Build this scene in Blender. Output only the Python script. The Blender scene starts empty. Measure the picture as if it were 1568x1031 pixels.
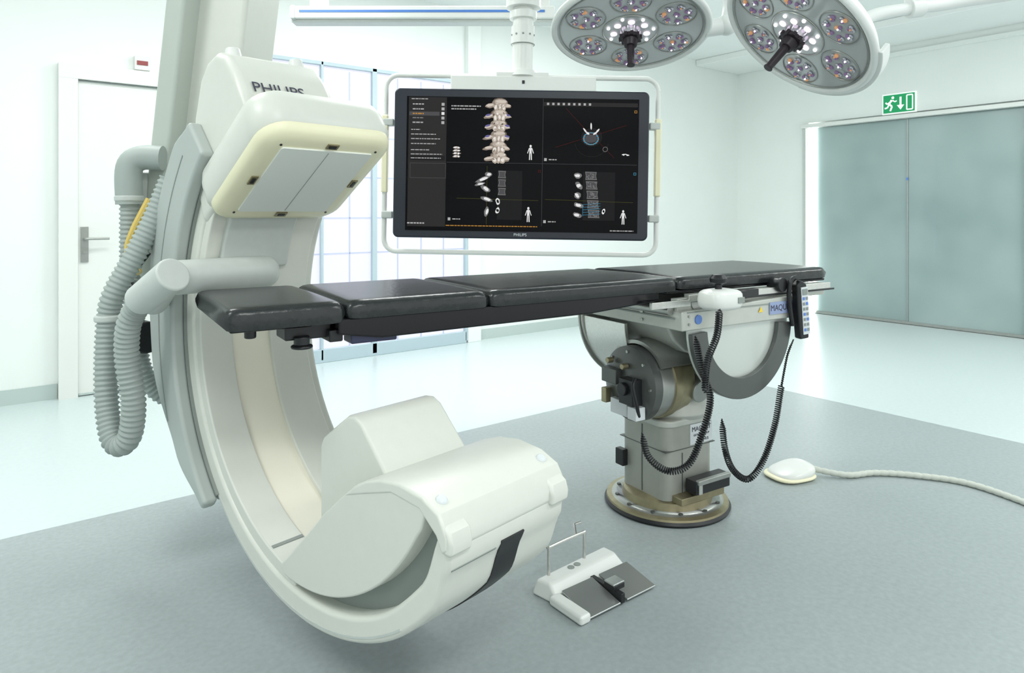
import bpy, bmesh, math, random
from mathutils import Matrix, Vector
random.seed(3)
rad=math.radians
CAMH=1.25
YAW=rad(37.6); CY,SY=math.cos(YAW),math.sin(YAW)
def W(X,z,h): return Vector((CY*X+SY*z,-SY*X+CY*z,h))   # survey frame -> room frame

# ------------------------------------------------------------ materials
MATS={}
def mat(name,col,rough=0.5,metal=0.0,emit=None,es=0.0,noise=0.0,nscale=30,bump=0.0,coat=0.0,trans=0.0,alpha=1.0,spec=None):
    if name in MATS: return MATS[name]
    m=bpy.data.materials.new(name); m.use_nodes=True
    nt=m.node_tree; b=nt.nodes['Principled BSDF']
    b.inputs['Base Color'].default_value=(*col,1)
    b.inputs['Roughness'].default_value=rough
    b.inputs['Metallic'].default_value=metal
    if spec is not None: b.inputs['Specular IOR Level'].default_value=spec
    if coat: b.inputs['Coat Weight'].default_value=coat; b.inputs['Coat Roughness'].default_value=0.1
    if trans: b.inputs['Transmission Weight'].default_value=trans
    if alpha<1: b.inputs['Alpha'].default_value=alpha
    if emit:
        b.inputs['Emission Color'].default_value=(*emit,1); b.inputs['Emission Strength'].default_value=es
    if noise or bump:
        tc=nt.nodes.new('ShaderNodeTexCoord'); n=nt.nodes.new('ShaderNodeTexNoise')
        n.inputs['Scale'].default_value=nscale; n.inputs['Detail'].default_value=5
        nt.links.new(tc.outputs['Object'],n.inputs['Vector'])
        if noise:
            r=nt.nodes.new('ShaderNodeValToRGB')
            r.color_ramp.elements[0].position=0.3; r.color_ramp.elements[1].position=0.7
            r.color_ramp.elements[0].color=(*[max(0,c*(1-noise)) for c in col],1)
            r.color_ramp.elements[1].color=(*[min(1,c*(1+noise)) for c in col],1)
            nt.links.new(n.outputs['Fac'],r.inputs['Fac']); nt.links.new(r.outputs['Color'],b.inputs['Base Color'])
        if bump:
            bp=nt.nodes.new('ShaderNodeBump'); bp.inputs['Strength'].default_value=bump; bp.inputs['Distance'].default_value=0.01
            nt.links.new(n.outputs['Fac'],bp.inputs['Height']); nt.links.new(bp.outputs['Normal'],b.inputs['Normal'])
    MATS[name]=m; return m

M_wall=mat('wall_paint',(0.845,0.885,0.86),0.6,noise=0.01,nscale=3)
M_ceil=mat('ceiling_paint',(0.90,0.925,0.91),0.7,noise=0.01,nscale=3)
M_floor=mat('floor_light_vinyl',(0.61,0.695,0.695),0.25,noise=0.02,nscale=40)
M_gray=mat('floor_gray_vinyl',(0.345,0.395,0.40),0.36,noise=0.07,nscale=55,bump=0.02)
M_base=mat('baseboard_vinyl',(0.50,0.58,0.56),0.5)
M_white=mat('white_enamel',(0.71,0.725,0.665),0.38,noise=0.01)
M_white2=mat('white_plastic',(0.79,0.81,0.78),0.3)
M_cgrey=mat('pale_green_grey_cover',(0.56,0.60,0.575),0.4,noise=0.02)
M_cgrey2=mat('channel_grey',(0.27,0.305,0.285),0.45)
M_sleeve=mat('sleeve_grey',(0.44,0.485,0.465),0.4)
M_beamgrey=mat('beam_grey',(0.50,0.55,0.50),0.4)
M_cream=mat('cream_plastic',(0.90,0.865,0.62),0.4)
M_strip=mat('cream_strip',(0.93,0.90,0.76),0.4)
M_panel=mat('detector_panel',(0.84,0.87,0.82),0.45)
M_black=mat('black_plastic',(0.010,0.011,0.013),0.4)
M_leather=mat('black_leather',(0.013,0.016,0.017),0.27,noise=0.2,nscale=60,bump=0.10,spec=0.55)
M_carbon=mat('carbon_frame',(0.006,0.006,0.008),0.15,spec=0.35)
M_navy=mat('navy_plastic',(0.02,0.025,0.07),0.3)
M_steel=mat('brushed_steel',(0.66,0.66,0.63),0.35,metal=1.0,noise=0.05,nscale=90)
M_steeld=mat('satin_metal',(0.40,0.41,0.39),0.35,metal=0.8,noise=0.05)
M_col=mat('column_paint',(0.37,0.38,0.345),0.38,metal=0.25,noise=0.03)
M_box=mat('saddle_paint',(0.54,0.56,0.52),0.35,metal=0.2,noise=0.03)
M_halfdisc=mat('saddle_plate',(0.62,0.66,0.63),0.3,metal=0.3)
M_saddark=mat('saddle_dark',(0.11,0.12,0.115),0.35,metal=0.4)
M_bronze=mat('bronze',(0.34,0.30,0.19),0.40,metal=0.75,noise=0.1)
M_hose=mat('hose_grey',(0.38,0.43,0.41),0.5)
M_cable=mat('cable_white',(0.58,0.61,0.55),0.5)
M_yellow=mat('yellow_cable',(0.75,0.55,0.15),0.5)
M_label=mat('label_white',(0.70,0.74,0.76),0.4)
M_blue=mat('label_blue',(0.12,0.25,0.65),0.4)
M_bluestripe=mat('blue_stripe',(0.08,0.22,0.62),0.4)
M_text=mat('text_dark',(0.05,0.05,0.08),0.5)
M_green=mat('exit_green',(0.0,0.30,0.10),0.4,emit=(0.0,0.55,0.2),es=0.15)
M_signw=mat('exit_white',(0.9,0.95,0.9),0.4,emit=(1,1,1),es=0.3)
M_red=mat('red_plastic',(0.30,0.06,0.06),0.4)

def glassdoor():
    m=bpy.data.materials.new('tinted_door_glass'); m.use_nodes=True
    nt=m.node_tree;b=nt.nodes['Principled BSDF']
    tc=nt.nodes.new('ShaderNodeTexCoord'); n=nt.nodes.new('ShaderNodeTexNoise'); n.inputs['Scale'].default_value=1.1
    nt.links.new(tc.outputs['Object'],n.inputs['Vector'])
    r=nt.nodes.new('ShaderNodeValToRGB')
    r.color_ramp.elements[0].position=0.3; r.color_ramp.elements[1].position=0.7
    r.color_ramp.elements[0].color=(0.27,0.365,0.36,1); r.color_ramp.elements[1].color=(0.40,0.50,0.495,1)
    nt.links.new(n.outputs['Fac'],r.inputs['Fac']); nt.links.new(r.outputs['Color'],b.inputs['Base Color'])
    b.inputs['Roughness'].default_value=0.25; b.inputs['Coat Weight'].default_value=0.5
    return m
M_doorglass=glassdoor()
M_frost=mat('frosted_window',(0.22,0.22,0.25),0.4,emit=(0.86,0.87,1.0),es=0.80)
M_mull=mat('mullion_blue_grey',(0.46,0.57,0.62),0.4)
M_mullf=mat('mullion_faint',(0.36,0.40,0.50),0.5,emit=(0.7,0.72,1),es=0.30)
M_glow=mat('led_strip',(1,1,1),0.5,emit=(0.95,1.0,0.97),es=5)
M_fillglow=mat('added_fill_glow',(1,1,1),0.5,emit=(0.97,1.0,0.985),es=3)  # glow for the added ceiling fill panels

# ------------------------------------------------------------ mesh builder
class B:
    def __init__(s): s.v=[];s.f=[];s.fm=[];s.m=[]
    def add(s,vs,fs,m,M=None):
        if m not in s.m: s.m.append(m)
        k=s.m.index(m); o=len(s.v)
        for p in vs:
            p=Vector(p)
            if M is not None: p=M@p
            s.v.append(p)
        for f in fs: s.f.append([i+o for i in f]); s.fm.append(k)
        return s
    def box(s,c,size,m,M=None):
        x,y,z=[d/2 for d in size]; c=Vector(c)
        vs=[c+Vector((i*x,j*y,k*z)) for i in(-1,1) for j in(-1,1) for k in(-1,1)]
        return s.add(vs,[(0,1,3,2),(4,6,7,5),(0,4,5,1),(2,3,7,6),(0,2,6,4),(1,5,7,3)],m,M)
    def prism(s,pts,y0,y1,m,M=None):   # pts in (x,z), extruded along y
        n=len(pts)
        vs=[(p[0],y0,p[1]) for p in pts]+[(p[0],y1,p[1]) for p in pts]
        fs=[tuple(range(n)),tuple(range(2*n-1,n-1,-1))]+[(i,(i+1)%n,(i+1)%n+n,i+n) for i in range(n)]
        return s.add(vs,fs,m,M)
    def prismz(s,pts,z0,z1,m,M=None):
        n=len(pts)
        vs=[(p[0],p[1],z0) for p in pts]+[(p[0],p[1],z1) for p in pts]
        fs=[tuple(range(n)),tuple(range(2*n-1,n-1,-1))]+[(i,(i+1)%n,(i+1)%n+n,i+n) for i in range(n)]
        return s.add(vs,fs,m,M)
    def ring(s,r0,r1,a0,a1,y0,y1,m,n=48,M=None):  # sector swept in xz; radii may be functions
        f0=r0 if callable(r0) else (lambda a:r0); f1=r1 if callable(r1) else (lambda a:r1)
        vs=[];fs=[]
        for i in range(n+1):
            a=a0+(a1-a0)*i/n; c,q=math.cos(rad(a)),math.sin(rad(a))
            A,Bq=f0(a),f1(a)
            vs+=[(A*c,y0,A*q),(Bq*c,y0,Bq*q),(Bq*c,y1,Bq*q),(A*c,y1,A*q)]
        for i in range(n):
            o=i*4;p=o+4
            for j in range(4): fs.append((o+j,o+(j+1)%4,p+(j+1)%4,p+j))
        fs.append((0,1,2,3)); fs.append((n*4+3,n*4+2,n*4+1,n*4))
        return s.add(vs,fs,m,M)
    def sweep(s,path,r,m,seg=12,M=None,cap=True):
        P=[Vector(p) for p in path]; n=len(P)
        rf=r if callable(r) else (lambda i:r)
        t=(P[1]-P[0]).normalized(); up=Vector((0,0,1)) if abs(t.z)<0.9 else Vector((1,0,0))
        u=t.cross(up).normalized(); vs=[];fs=[]
        for i in range(n):
            t2=(P[min(i+1,n-1)]-P[max(i-1,0)]).normalized()
            u=(u-t2*u.dot(t2)).normalized(); w=t2.cross(u)
            for k in range(seg):
                a=2*math.pi*k/seg; vs.append(P[i]+(u*math.cos(a)+w*math.sin(a))*rf(i))
        for i in range(n-1):
            for k in range(seg):
                fs.append((i*seg+k,i*seg+(k+1)%seg,(i+1)*seg+(k+1)%seg,(i+1)*seg+k))
        if cap: fs.append(tuple(range(seg))[::-1]); fs.append(tuple((n-1)*seg+k for k in range(seg)))
        return s.add(vs,fs,m,M)
    def cyl(s,p0,p1,r,m,seg=32,r2=None,M=None):
        r2=r if r2 is None else r2
        return s.sweep([p0,p1],lambda i:(r if i==0 else r2),m,seg,M)
    def lathe(s,prof,m,seg=48,M=None):   # prof (r,z) about z, closed at axis ends if r==0
        vs=[];fs=[];n=len(prof)
        for r,z in prof:
            for k in range(seg):
                a=2*math.pi*k/seg; vs.append((r*math.cos(a),r*math.sin(a),z))
        for i in range(n-1):
            for k in range(seg): fs.append((i*seg+k,i*seg+(k+1)%seg,(i+1)*seg+(k+1)%seg,(i+1)*seg+k))
        fs.append(tuple(range(seg))[::-1]); fs.append(tuple((n-1)*seg+k for k in range(seg)))
        return s.add(vs,fs,m,M)
    def torus(s,R,r,m,M=None,seg=64,s2=10):
        vs=[];fs=[]
        for i in range(seg):
            a=2*math.pi*i/seg
            for j in range(s2):
                b=2*math.pi*j/s2; q=R+r*math.cos(b); vs.append((q*math.cos(a),q*math.sin(a),r*math.sin(b)))
        for i in range(seg):
            for j in range(s2):
                fs.append((i*s2+j,((i+1)%seg)*s2+j,((i+1)%seg)*s2+(j+1)%s2,i*s2+(j+1)%s2))
        return s.add(vs,fs,m,M)
    def ball(s,c,r,m,M=None,seg=14,ri=8):
        c=Vector(c); rr=Vector(r) if hasattr(r,'__len__') else Vector((r,r,r)); vs=[];fs=[]
        for i in range(ri+1):
            t=math.pi*i/ri
            for k in range(seg):
                a=2*math.pi*k/seg
                vs.append(c+Vector((rr.x*math.sin(t)*math.cos(a),rr.y*math.sin(t)*math.sin(a),rr.z*math.cos(t))))
        for i in range(ri):
            for k in range(seg): fs.append((i*seg+k,(i+1)*seg+k,(i+1)*seg+(k+1)%seg,i*seg+(k+1)%seg))
        return s.add(vs,fs,m,M)
    def build(s,name,parent=None,bevel=0,seg=3,world=False,angle=35,sub=0):
        me=bpy.data.meshes.new(name)
        vs=s.v
        if world and parent is not None:
            inv=GM[parent.name].inverted()
            vs=[inv@v for v in vs]
        me.from_pydata([tuple(v) for v in vs],[],s.f)
        for m in s.m: me.materials.append(m)
        for p,k in zip(me.polygons,s.fm): p.material_index=k
        bm=bmesh.new(); bm.from_mesh(me); bmesh.ops.remove_doubles(bm,verts=bm.verts,dist=1e-5)
        bmesh.ops.recalc_face_normals(bm,faces=bm.faces); bm.to_mesh(me); bm.free()
        for p in me.polygons: p.use_smooth=True
        me.set_sharp_from_angle(angle=rad(angle))
        ob=bpy.data.objects.new(name,me); bpy.context.collection.objects.link(ob)
        if parent is not None: ob.parent=parent
        if bevel:
            md=ob.modifiers.new('bevel','BEVEL'); md.width=bevel; md.segments=seg; md.limit_method='ANGLE'; md.angle_limit=rad(40)
            md.harden_normals=True
        return ob
GM={}
def group(name,loc=(0,0,0),rz=0,rot=None):
    e=bpy.data.objects.new(name,None); bpy.context.collection.objects.link(e); e.empty_display_size=0.1
    M=Matrix.Translation(Vector(loc))@(rot if rot is not None else Matrix.Rotation(rz,4,'Z'))
    e.matrix_world=M; GM[e.name]=M; return e
def text(s,size,m,parent,M,name='lettering',align='CENTER'):
    c=bpy.data.curves.new(name,'FONT'); c.body=s; c.size=size; c.extrude=0.0004; c.align_x=align; c.align_y='CENTER'
    c.materials.append(m); o=bpy.data.objects.new(name,c); bpy.context.collection.objects.link(o)
    o.parent=parent; o.matrix_local=M; return o
def frame(x,y,z,loc):  # matrix with columns
    x,y,z=Vector(x).normalized(),Vector(y).normalized(),Vector(z).normalized()
    M=Matrix.Identity(4)
    for i in range(3): M[i][0]=x[i];M[i][1]=y[i];M[i][2]=z[i];M[i][3]=loc[i]
    return M
def smooth(pts,k=8):
    P=[Vector(p) for p in pts]; P=[2*P[0]-P[1]]+P+[2*P[-1]-P[-2]]; out=[]
    for i in range(1,len(P)-2):
        for j in range(k):
            t=j/k; a,b,c,d=P[i-1],P[i],P[i+1],P[i+2]
            out.append(0.5*((2*b)+(-a+c)*t+(2*a-5*b+4*c-d)*t*t+(-a+3*b-3*c+d)*t**3))
    out.append(P[-2]); return out
def resample(P,step):
    out=[P[0].copy()]; acc=0
    for i in range(1,len(P)):
        seg=P[i]-P[i-1]; L=seg.length
        while acc+L>=step:
            t=(step-acc)/L; q=P[i-1]+seg*t; out.append(q.copy()); 
            P[i-1]=q; seg=P[i]-q; L=seg.length; acc=0
        acc+=L
    return out
def rrect(w,h,r,n=6):
    pts=[]
    for cx,cy,a0 in((w/2-r,h/2-r,0),(-w/2+r,h/2-r,90),(-w/2+r,-h/2+r,180),(w/2-r,-h/2+r,270)):
        for i in range(n+1):
            a=rad(a0+90*i/n); pts.append((cx+r*math.cos(a),cy+r*math.sin(a)))
    return pts

# ============================================================ ROOM
WB=5.49; WR=8.1; CH=3.2; WL=-3.0; WF=-3.0
def shell(name,c,size,m): 
    return B().box(c,size,m).build(name)
shell('floor',((WL+WR)/2,(WB+WF)/2,-0.05),(WR-WL+0.4,WB-WF+0.4,0.1),M_floor)
B().box(((WL+4.43)/2,(3.25+WF)/2,0.001),(4.43-WL,3.25-WF,0.002),M_gray).build('floor_zone_gray')
shell('ceiling',((WL+WR)/2,(WB+WF)/2,CH+0.05),(WR-WL+0.4,WB-WF+0.4,0.1),M_ceil)
shell('wall_back',((WL+WR)/2,WB+0.1,CH/2),(WR-WL+0.4,0.2,CH),M_wall)
shell('wall_right',(WR+0.16,(WB+WF)/2,CH/2),(0.2,WB-WF,CH),M_wall)
shell('wall_left',(WL-0.1,(WB+WF)/2,CH/2),(0.2,WB-WF,CH),M_wall)
# right wall: pier + bulkhead in front of the recessed sliding door
B().box((WR+0.03,(4.48+WB)/2,CH/2),(0.06+0.0,WB-4.48,CH),M_wall).build('trim_1')
B().box((WR+0.03,(WF+2.15)/2,CH/2),(0.06,2.15-WF,CH),M_wall).build('trim_2')
B().box((WR+0.03,(2.15+4.48)/2,(2.36+CH)/2),(0.06,4.48-2.15,CH-2.36),M_wall).build('trim_3')
B().box((WR-0.015,(WF+4.6)/2,3.02),(0.03,4.6-WF,0.05),M_wall).build('trim_4')
B().box((WR-0.45,(WF+WB)/2,3.16),(0.9,WB-WF,0.08),M_ceil).build('trim_5',bevel=0.01)
# baseboards
B().box((-1.35,WB-0.006,0.05),(3.3+0.15,0.012,0.10),M_base).build('baseboard_back',)
B().box((5.93,WB-0.006,0.05),(4.3,0.012,0.10),M_base).build('baseboard_back.001')
B().box((WR-0.006,(WF+2.1)/2,0.05),(0.012,2.1-WF,0.10),M_base).build('baseboard_right')
B().box((WR-0.006,5.0,0.05),(0.012,0.95,0.10),M_base).build('baseboard_right.001')

# swing door in back wall
g=group('door_1',(0.96,WB,0))
b=B()
b.box((-0.525,-0.03,1.075),(0.11,0.07,2.15),M_white2).box((0.555,-0.03,1.075),(0.11,0.07,2.15),M_white2).box((0.015,-0.031,2.20),(1.19,0.072,0.10),M_white2)
b.build('door_frame',g)
B().box((0.015,-0.012,1.075),(0.965,0.028,2.13),M_white2).build('leaf',g,bevel=0.003)
b=B(); b.box((-0.469,-0.0275,1.08),(0.004,0.004,2.13),M_base).box((0.015,-0.0275,2.143),(0.965,0.004,0.004),M_base).build('shadow_gap',g)
B().box((0.015,-0.03,0.012),(0.96,0.02,0.012),M_base).build('threshold',g)
b=B(); b.box((-0.43,-0.032,1.03),(0.045,0.012,0.24),M_steeld)
b.sweep(smooth([(-0.43,-0.03,1.07),(-0.43,-0.085,1.07),(-0.41,-0.095,1.07),(-0.29,-0.095,1.07)],5),0.009,M_steeld)
b.cyl((-0.43,-0.03,0.98),(-0.43,-0.045,0.98),0.012,M_steeld); b.build('handle',g)

# small alarm box
g=group('wall_alarm_box',(0.88,WB-0.02,2.31))
B().box((0,0,0),(0.10,0.04,0.10),M_white2).build('housing',g,bevel=0.005)
B().box((0.0,-0.022,0.0),(0.07,0.006,0.03),M_red).build('indicator',g)

# backlit window wall
g=group('window_1',(2.66,WB,0))
x0,x1=-1.0,0.98
B().box(((x0+x1)/2,-0.012,1.29),(x1-x0,0.012,2.36),M_frost).build('frosted_panes',g)
b=B()
for x,w in((x0,0.05),(-0.455,0.022),(0.02,0.045),(0.98,0.03)):
    b.box((x,-0.035,1.26),(w,0.04,2.48),M_mull)
b.box(((x0+x1)/2,-0.035,2.485),(x1-x0,0.04,0.03),M_mull)
b.box(((x0+x1)/2,-0.035,0.055),(x1-x0,0.04,0.11),M_mull)
b.build('mullions',g,bevel=0.004)
b=B()
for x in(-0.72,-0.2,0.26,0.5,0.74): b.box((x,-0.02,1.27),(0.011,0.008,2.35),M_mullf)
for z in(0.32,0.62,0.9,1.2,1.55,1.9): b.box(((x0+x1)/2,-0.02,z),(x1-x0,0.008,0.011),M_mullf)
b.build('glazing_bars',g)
B().box((3.73,WB-0.03,CH/2),(0.15,0.06,CH),M_wall).build('trim_6',bevel=0.004)

# sliding glass door right
g=group('door_2',(WR+0.045,3.33,0))
b=B()
b.box((0,0.53,1.15),(0.02,1.06,2.28),M_doorglass); b.box((-0.012,-0.54,1.15),(0.02,1.07,2.28),M_doorglass)
b.build('glass_leaves',g,bevel=0.003)
b=B(); b.box((-0.026,0.0,1.15),(0.006,0.012,2.28),M_steeld)
b.box((-0.012,0,0.02),(0.05,2.2,0.03),M_steeld); b.build('meeting_rail',g)
b=B(); b.box((-0.07,0.0,2.315),(0.07,2.45,0.045),M_white2); b.box((-0.055,-1.13,1.145),(0.045,0.06,2.29),M_white2); b.box((-0.055,1.185,1.145),(0.045,0.04,2.29),M_cgrey)
b.build('door_frame',g,bevel=0.004)
B().box((-0.035,1.105,1.15),(0.03,0.085,2.28),M_glow).build('light_strip',g)
B().box((-0.04,0.0,1.62),(0.004,0.02,0.03),M_blue).build('sensor',g)

# exit sign
g=group('exit_sign',(WR-0.012,3.405,2.468))
B().box((0,0,0),(0.024,0.36,0.23),M_signw).build('housing',g,bevel=0.003)
b=B()
def stroke(b,pts,w,m,x=-0.018):
    for p,q in zip(pts,pts[1:]):
        p=Vector(p);q=Vector(q);d=(q-p).normalized();n=Vector((-d.y,d.x))*w/2
        c=[p+n,q+n,q-n,p-n]; b.add([(x,-k.x,k.y) for k in c],[(0,1,2,3)],m)
b.box((-0.0135,0,0),(0.004,0.33,0.20),M_green)
b.build('green_face',g)
b=B()
stroke(b,[(-0.14,0.02),(-0.12,-0.0),(-0.09,0.02),(-0.07,0.035)],0.018,M_signw)
stroke(b,[(-0.075,0.045),(-0.10,0.0),(-0.07,-0.03),(-0.09,-0.08)],0.02,M_signw)
stroke(b,[(-0.10,0.0),(-0.12,-0.04),(-0.15,-0.045)],0.018,M_signw)
stroke(b,[(-0.065,0.04),(-0.04,0.02),(-0.02,0.03)],0.014,M_signw)
b.ball((-0.017,0.062,0.068),(0.002,0.016,0.016),M_signw)
stroke(b,[(0.02,0.07),(0.02,-0.05)],0.022,M_signw)
b.add([(-0.018,0.02,-0.02),(-0.018,-0.06,-0.02),(-0.018,-0.02,-0.075)],[(0,1,2)],M_signw)
stroke(b,[(0.085,-0.08),(0.085,0.08),(0.145,0.08),(0.145,-0.08),(0.085,-0.08)],0.014,M_signw)
b.build('pictogram',g)

# unseen ceiling panels with area lights, added to brighten the room
k=0
for (x,y) in ((0.6,3.5),(2.6,3.8),(4.4,3.7),(6.6,0.2),(3.6,-0.4),(0.4,-0.8),(-1.4,2.0)):
    g=group('added_fill_panel' if k==0 else 'added_fill_panel.%03d'%k,(x,y,CH-0.012)); k+=1
    B().box((0,0,0),(1.25,0.65,0.024),M_white2).build('fill_tray',g)
    B().box((0,0,-0.014),(1.2,0.6,0.008),M_fillglow).build('fill_diffuser',g)
    L=bpy.data.lights.new('added_fill_light','AREA'); L.shape='RECTANGLE'; L.size=1.2; L.size_y=0.6; L.energy=36; L.color=(0.985,1.0,0.985)
    lo=bpy.data.objects.new('added_fill_light',L); bpy.context.collection.objects.link(lo); lo.parent=g; lo.location=(0,0,-0.03)

# ============================================================ C-ARM
G=group('c_arm_xray_machine',(0.886,1.870,0.89),rad(-79.6))
PH=rad(34)
MB=Matrix(((math.cos(PH),0,-math.sin(PH),0),(0,1,0,0),(math.sin(PH),0,math.cos(PH),0),(0,0,0,1)))
def interp(tab):
    def f(a):
        for (a0,r0),(a1,r1) in zip(tab,tab[1:]):
            if a<=a1: 
                t=(a-a0)/(a1-a0); t=max(0,t); t=t*t*(3-2*t); return r0+(r1-r0)*t
        return tab[-1][1]
    return f
ro=interp([(298,0.762),(315,0.755),(324,0.722),(329,0.690)])
ri=interp([(262,0.688),(300,0.698),(315,0.690),(328,0.655)])
b=B().ring(ri,ro,118,328,-0.205,0.205,M_white,120)
b.build('arc_body',G,bevel=0.014,seg=4)
b=B().ring(0.652,0.692,128,266,-0.198,-0.085,M_white,60).ring(0.652,0.692,128,266,0.055,0.200,M_white,60)
b.build('arc_inner_rails',G,bevel=0.006)
B().ring(0.666,0.692,128,266,-0.0855,0.0555,M_strip,60).build('arc_cream_strip',G)
b=B(); b.ring(0.650,0.653,253,254,-0.19,-0.09,M_cgrey2,3).ring(0.742,0.747,228,305,-0.2065,-0.2,M_cgrey,30); b.build('arc_seams',G)
so=interp([(134,0.90),(142,0.94),(165,0.955),(190,0.935),(212,0.85),(228,0.785)])
B().ring(0.764,so,134,228,-0.20,0.20,M_sleeve,50).build('sleeve_core',G,bevel=0.01)
B().ring(0.748,lambda a:so(a)+0.004,133,229,-0.255,-0.207,M_sleeve,50).build('sleeve_near_cheek',G,bevel=0.014)
B().ring(0.739,0.747,136,228,-0.214,-0.2,M_cgrey2,50).build('sleeve_seal',G)
B().ring(0.69,lambda a:so(a)+0.002,150,226,0.207,0.25,M_white,50).build('sleeve_far_cheek',G,bevel=0.014)
B().ring(0.85,0.855,140,205,-0.2565,-0.25,M_cgrey2,40).build('sleeve_joint_line',G)
# detector carrier block
pts=[(-0.33,0.60),(-0.27,0.83),(-0.18,0.94),(-0.07,1.02),(0.0,1.035),(0.07,1.015),(0.115,0.96),(0.13,0.88),(0.135,0.72),(0.10,0.66),(-0.1,0.60)]
B().prism(pts,-0.212,0.13,M_white,MB).build('detector_carrier',G,bevel=0.028,seg=5)
b=B()
for y in(-0.15,0.08): b.cyl((0.05,y,0.985),(0.075,y,1.035),0.034,M_white2,24,0.022,MB)
b.build('carrier_screw_caps',G,bevel=0.004)
B().ring(0.63,0.66,128,165,-0.15,0.10,M_cgrey,20).build('carrier_inner_cover',G,bevel=0.01)
text('PHILIPS',0.058,M_text,G,MB@frame((0,1,0),(0,0,1),(1,0,0),(0.1375,-0.080,0.812)),'carrier_lettering')
def stack(layers,m,name,bev=0.0,M=MB,parent=G,off=(-0.008,0)):
    vs=[];fs=[];n=None
    for (w,h,r,z) in layers:
        p=rrect(w,h,r,6); n=len(p); vs+=[(x+off[0],y+off[1],z) for x,y in p]
    for i in range(len(layers)-1):
        for j in range(n): fs.append((i*n+j,i*n+(j+1)%n,(i+1)*n+(j+1)%n,(i+1)*n+j))
    fs.append(tuple(range(n))); fs.append(tuple((len(layers)-1)*n+j for j in range(n)))
    return B().add(vs,fs,m,M).build(name,parent,bevel=bev,angle=50)
stack([(0.475,0.465,0.08,0.600),(0.495,0.485,0.085,0.615),(0.497,0.487,0.085,0.68),(0.48,0.47,0.08,0.715),(0.44,0.43,0.08,0.738),(0.36,0.35,0.06,0.752)],M_white,'detector_housing')
stack([(0.395,0.385,0.04,0.560),(0.45,0.44,0.07,0.567),(0.475,0.465,0.08,0.58),(0.48,0.47,0.08,0.600)],M_cream,'detector_bezel')
stack([(0.335,0.325,0.008,0.555),(0.337,0.327,0.008,0.562)],M_panel,'detector_panel')
b=B()
for (x,y) in((0.188,0),(-0.188,0),(0,0.182),(0,-0.182)):
    x-=0.008
    v=abs(x)>0.1
    b.box((x,y,0.5585),(0.022 if v else 0.04,0.04 if v else 0.022,0.006),M_bronze,MB); b.box((x,y,0.5555),(0.010 if v else 0.024,0.024 if v else 0.010,0.004),M_black,MB)
for (x,y) in((0.17,0.17),(-0.186,0.17),(0.17,-0.17),(-0.186,-0.17)): b.cyl((x,y,0.562),(x,y,0.5575),0.004,M_black,10,None,MB)
b.box((-0.008,0,0.5545),(0.32,0.0015,0.001),M_cgrey2,MB)
b.build('detector_markers',G)
# tube housing
top=[(-0.13,-0.668),(-0.10,-0.635),(-0.05,-0.59),(0.034,-0.51),(0.11,-0.435),(0.188,-0.37),(0.26,-0.315),(0.34,-0.288),(0.43,-0.283),(0.505,-0.295),(0.55,-0.325)]
def arcpts(r,a0,a1,n=16):
    f=r if callable(r) else (lambda a:r)
    return [(f(a0+(a1-a0)*i/n)*math.cos(rad(a0+(a1-a0)*i/n)),f(a0+(a1-a0)*i/n)*math.sin(rad(a0+(a1-a0)*i/n))) for i in range(n+1)]
B().prism(top+arcpts(0.705,-35,-100.5,20),-0.160,0.160,M_cgrey2).build('tube_core',G)
cr=lambda a: 0.668-0.052*min(1,max(0,(a+100)/62))**1.5
cov=top[1:-1]+[(0.520,-0.312)]+arcpts(cr,-35,-97.5,24)
B().prism(cov,-0.210,-0.150,M_white).build('tube_cover_near',G,bevel=0.006)
B().prism(cov,0.150,0.210,M_white).build('tube_cover_far',G,bevel=0.006)
B().prism(top[1:]+[(0.55,-0.36),(0.30,-0.40),(0.10,-0.50),(-0.06,-0.62)],-0.158,0.158,M_white).build('tube_top_skin',G)
lidp=[(0.20,-0.362),(0.25,-0.322),(0.30,-0.295),(0.36,-0.276),(0.43,-0.268),(0.51,-0.276),(0.565,-0.300),(0.592,-0.345),(0.592,-0.375),(0.575,-0.386),(0.555,-0.350),(0.50,-0.308),(0.40,-0.300),(0.30,-0.33)]
B().prism(lidp,-0.2125,0.2125,M_white).build('end_lid',G,bevel=0.008,seg=4)
b=B()
for y in(-0.175,0.175):
    b.cyl((0.530,y,-0.298),(0.540,y,-0.280),0.015,M_label,20)
    b.prism([(0.56,-0.31),(0.596,-0.335),(0.604,-0.36),(0.600,-0.388),(0.57,-0.385)],y-0.035,y+0.035,M_white)
b.build('end_bumpers',G,bevel=0.010)
B().ring(0.7605,0.7665,275,298,-0.035,0.045,M_black,20).ring(lambda a:ro(a)-0.002,lambda a:ro(a)+0.003,298,325,-0.035,0.045,M_black,20).build('end_black_stripe',G)
b=B(); b.ring(lambda a:ro(a)-0.01,lambda a:ro(a)+0.0015,323.8,324.2,-0.19,-0.05,M_cgrey2,2); b.build('end_seam',G)
# collimator block
blk=[(-0.02,-0.60),(-0.02,-0.30),(-0.006,-0.274),(0.115,-0.19),(0.145,-0.187),(0.175,-0.20),(0.30,-0.325),(0.30,-0.45)]
B().prism(blk,-0.135,0.15,M_white).build('collimator_block',G,bevel=0.01,seg=4)
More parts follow.
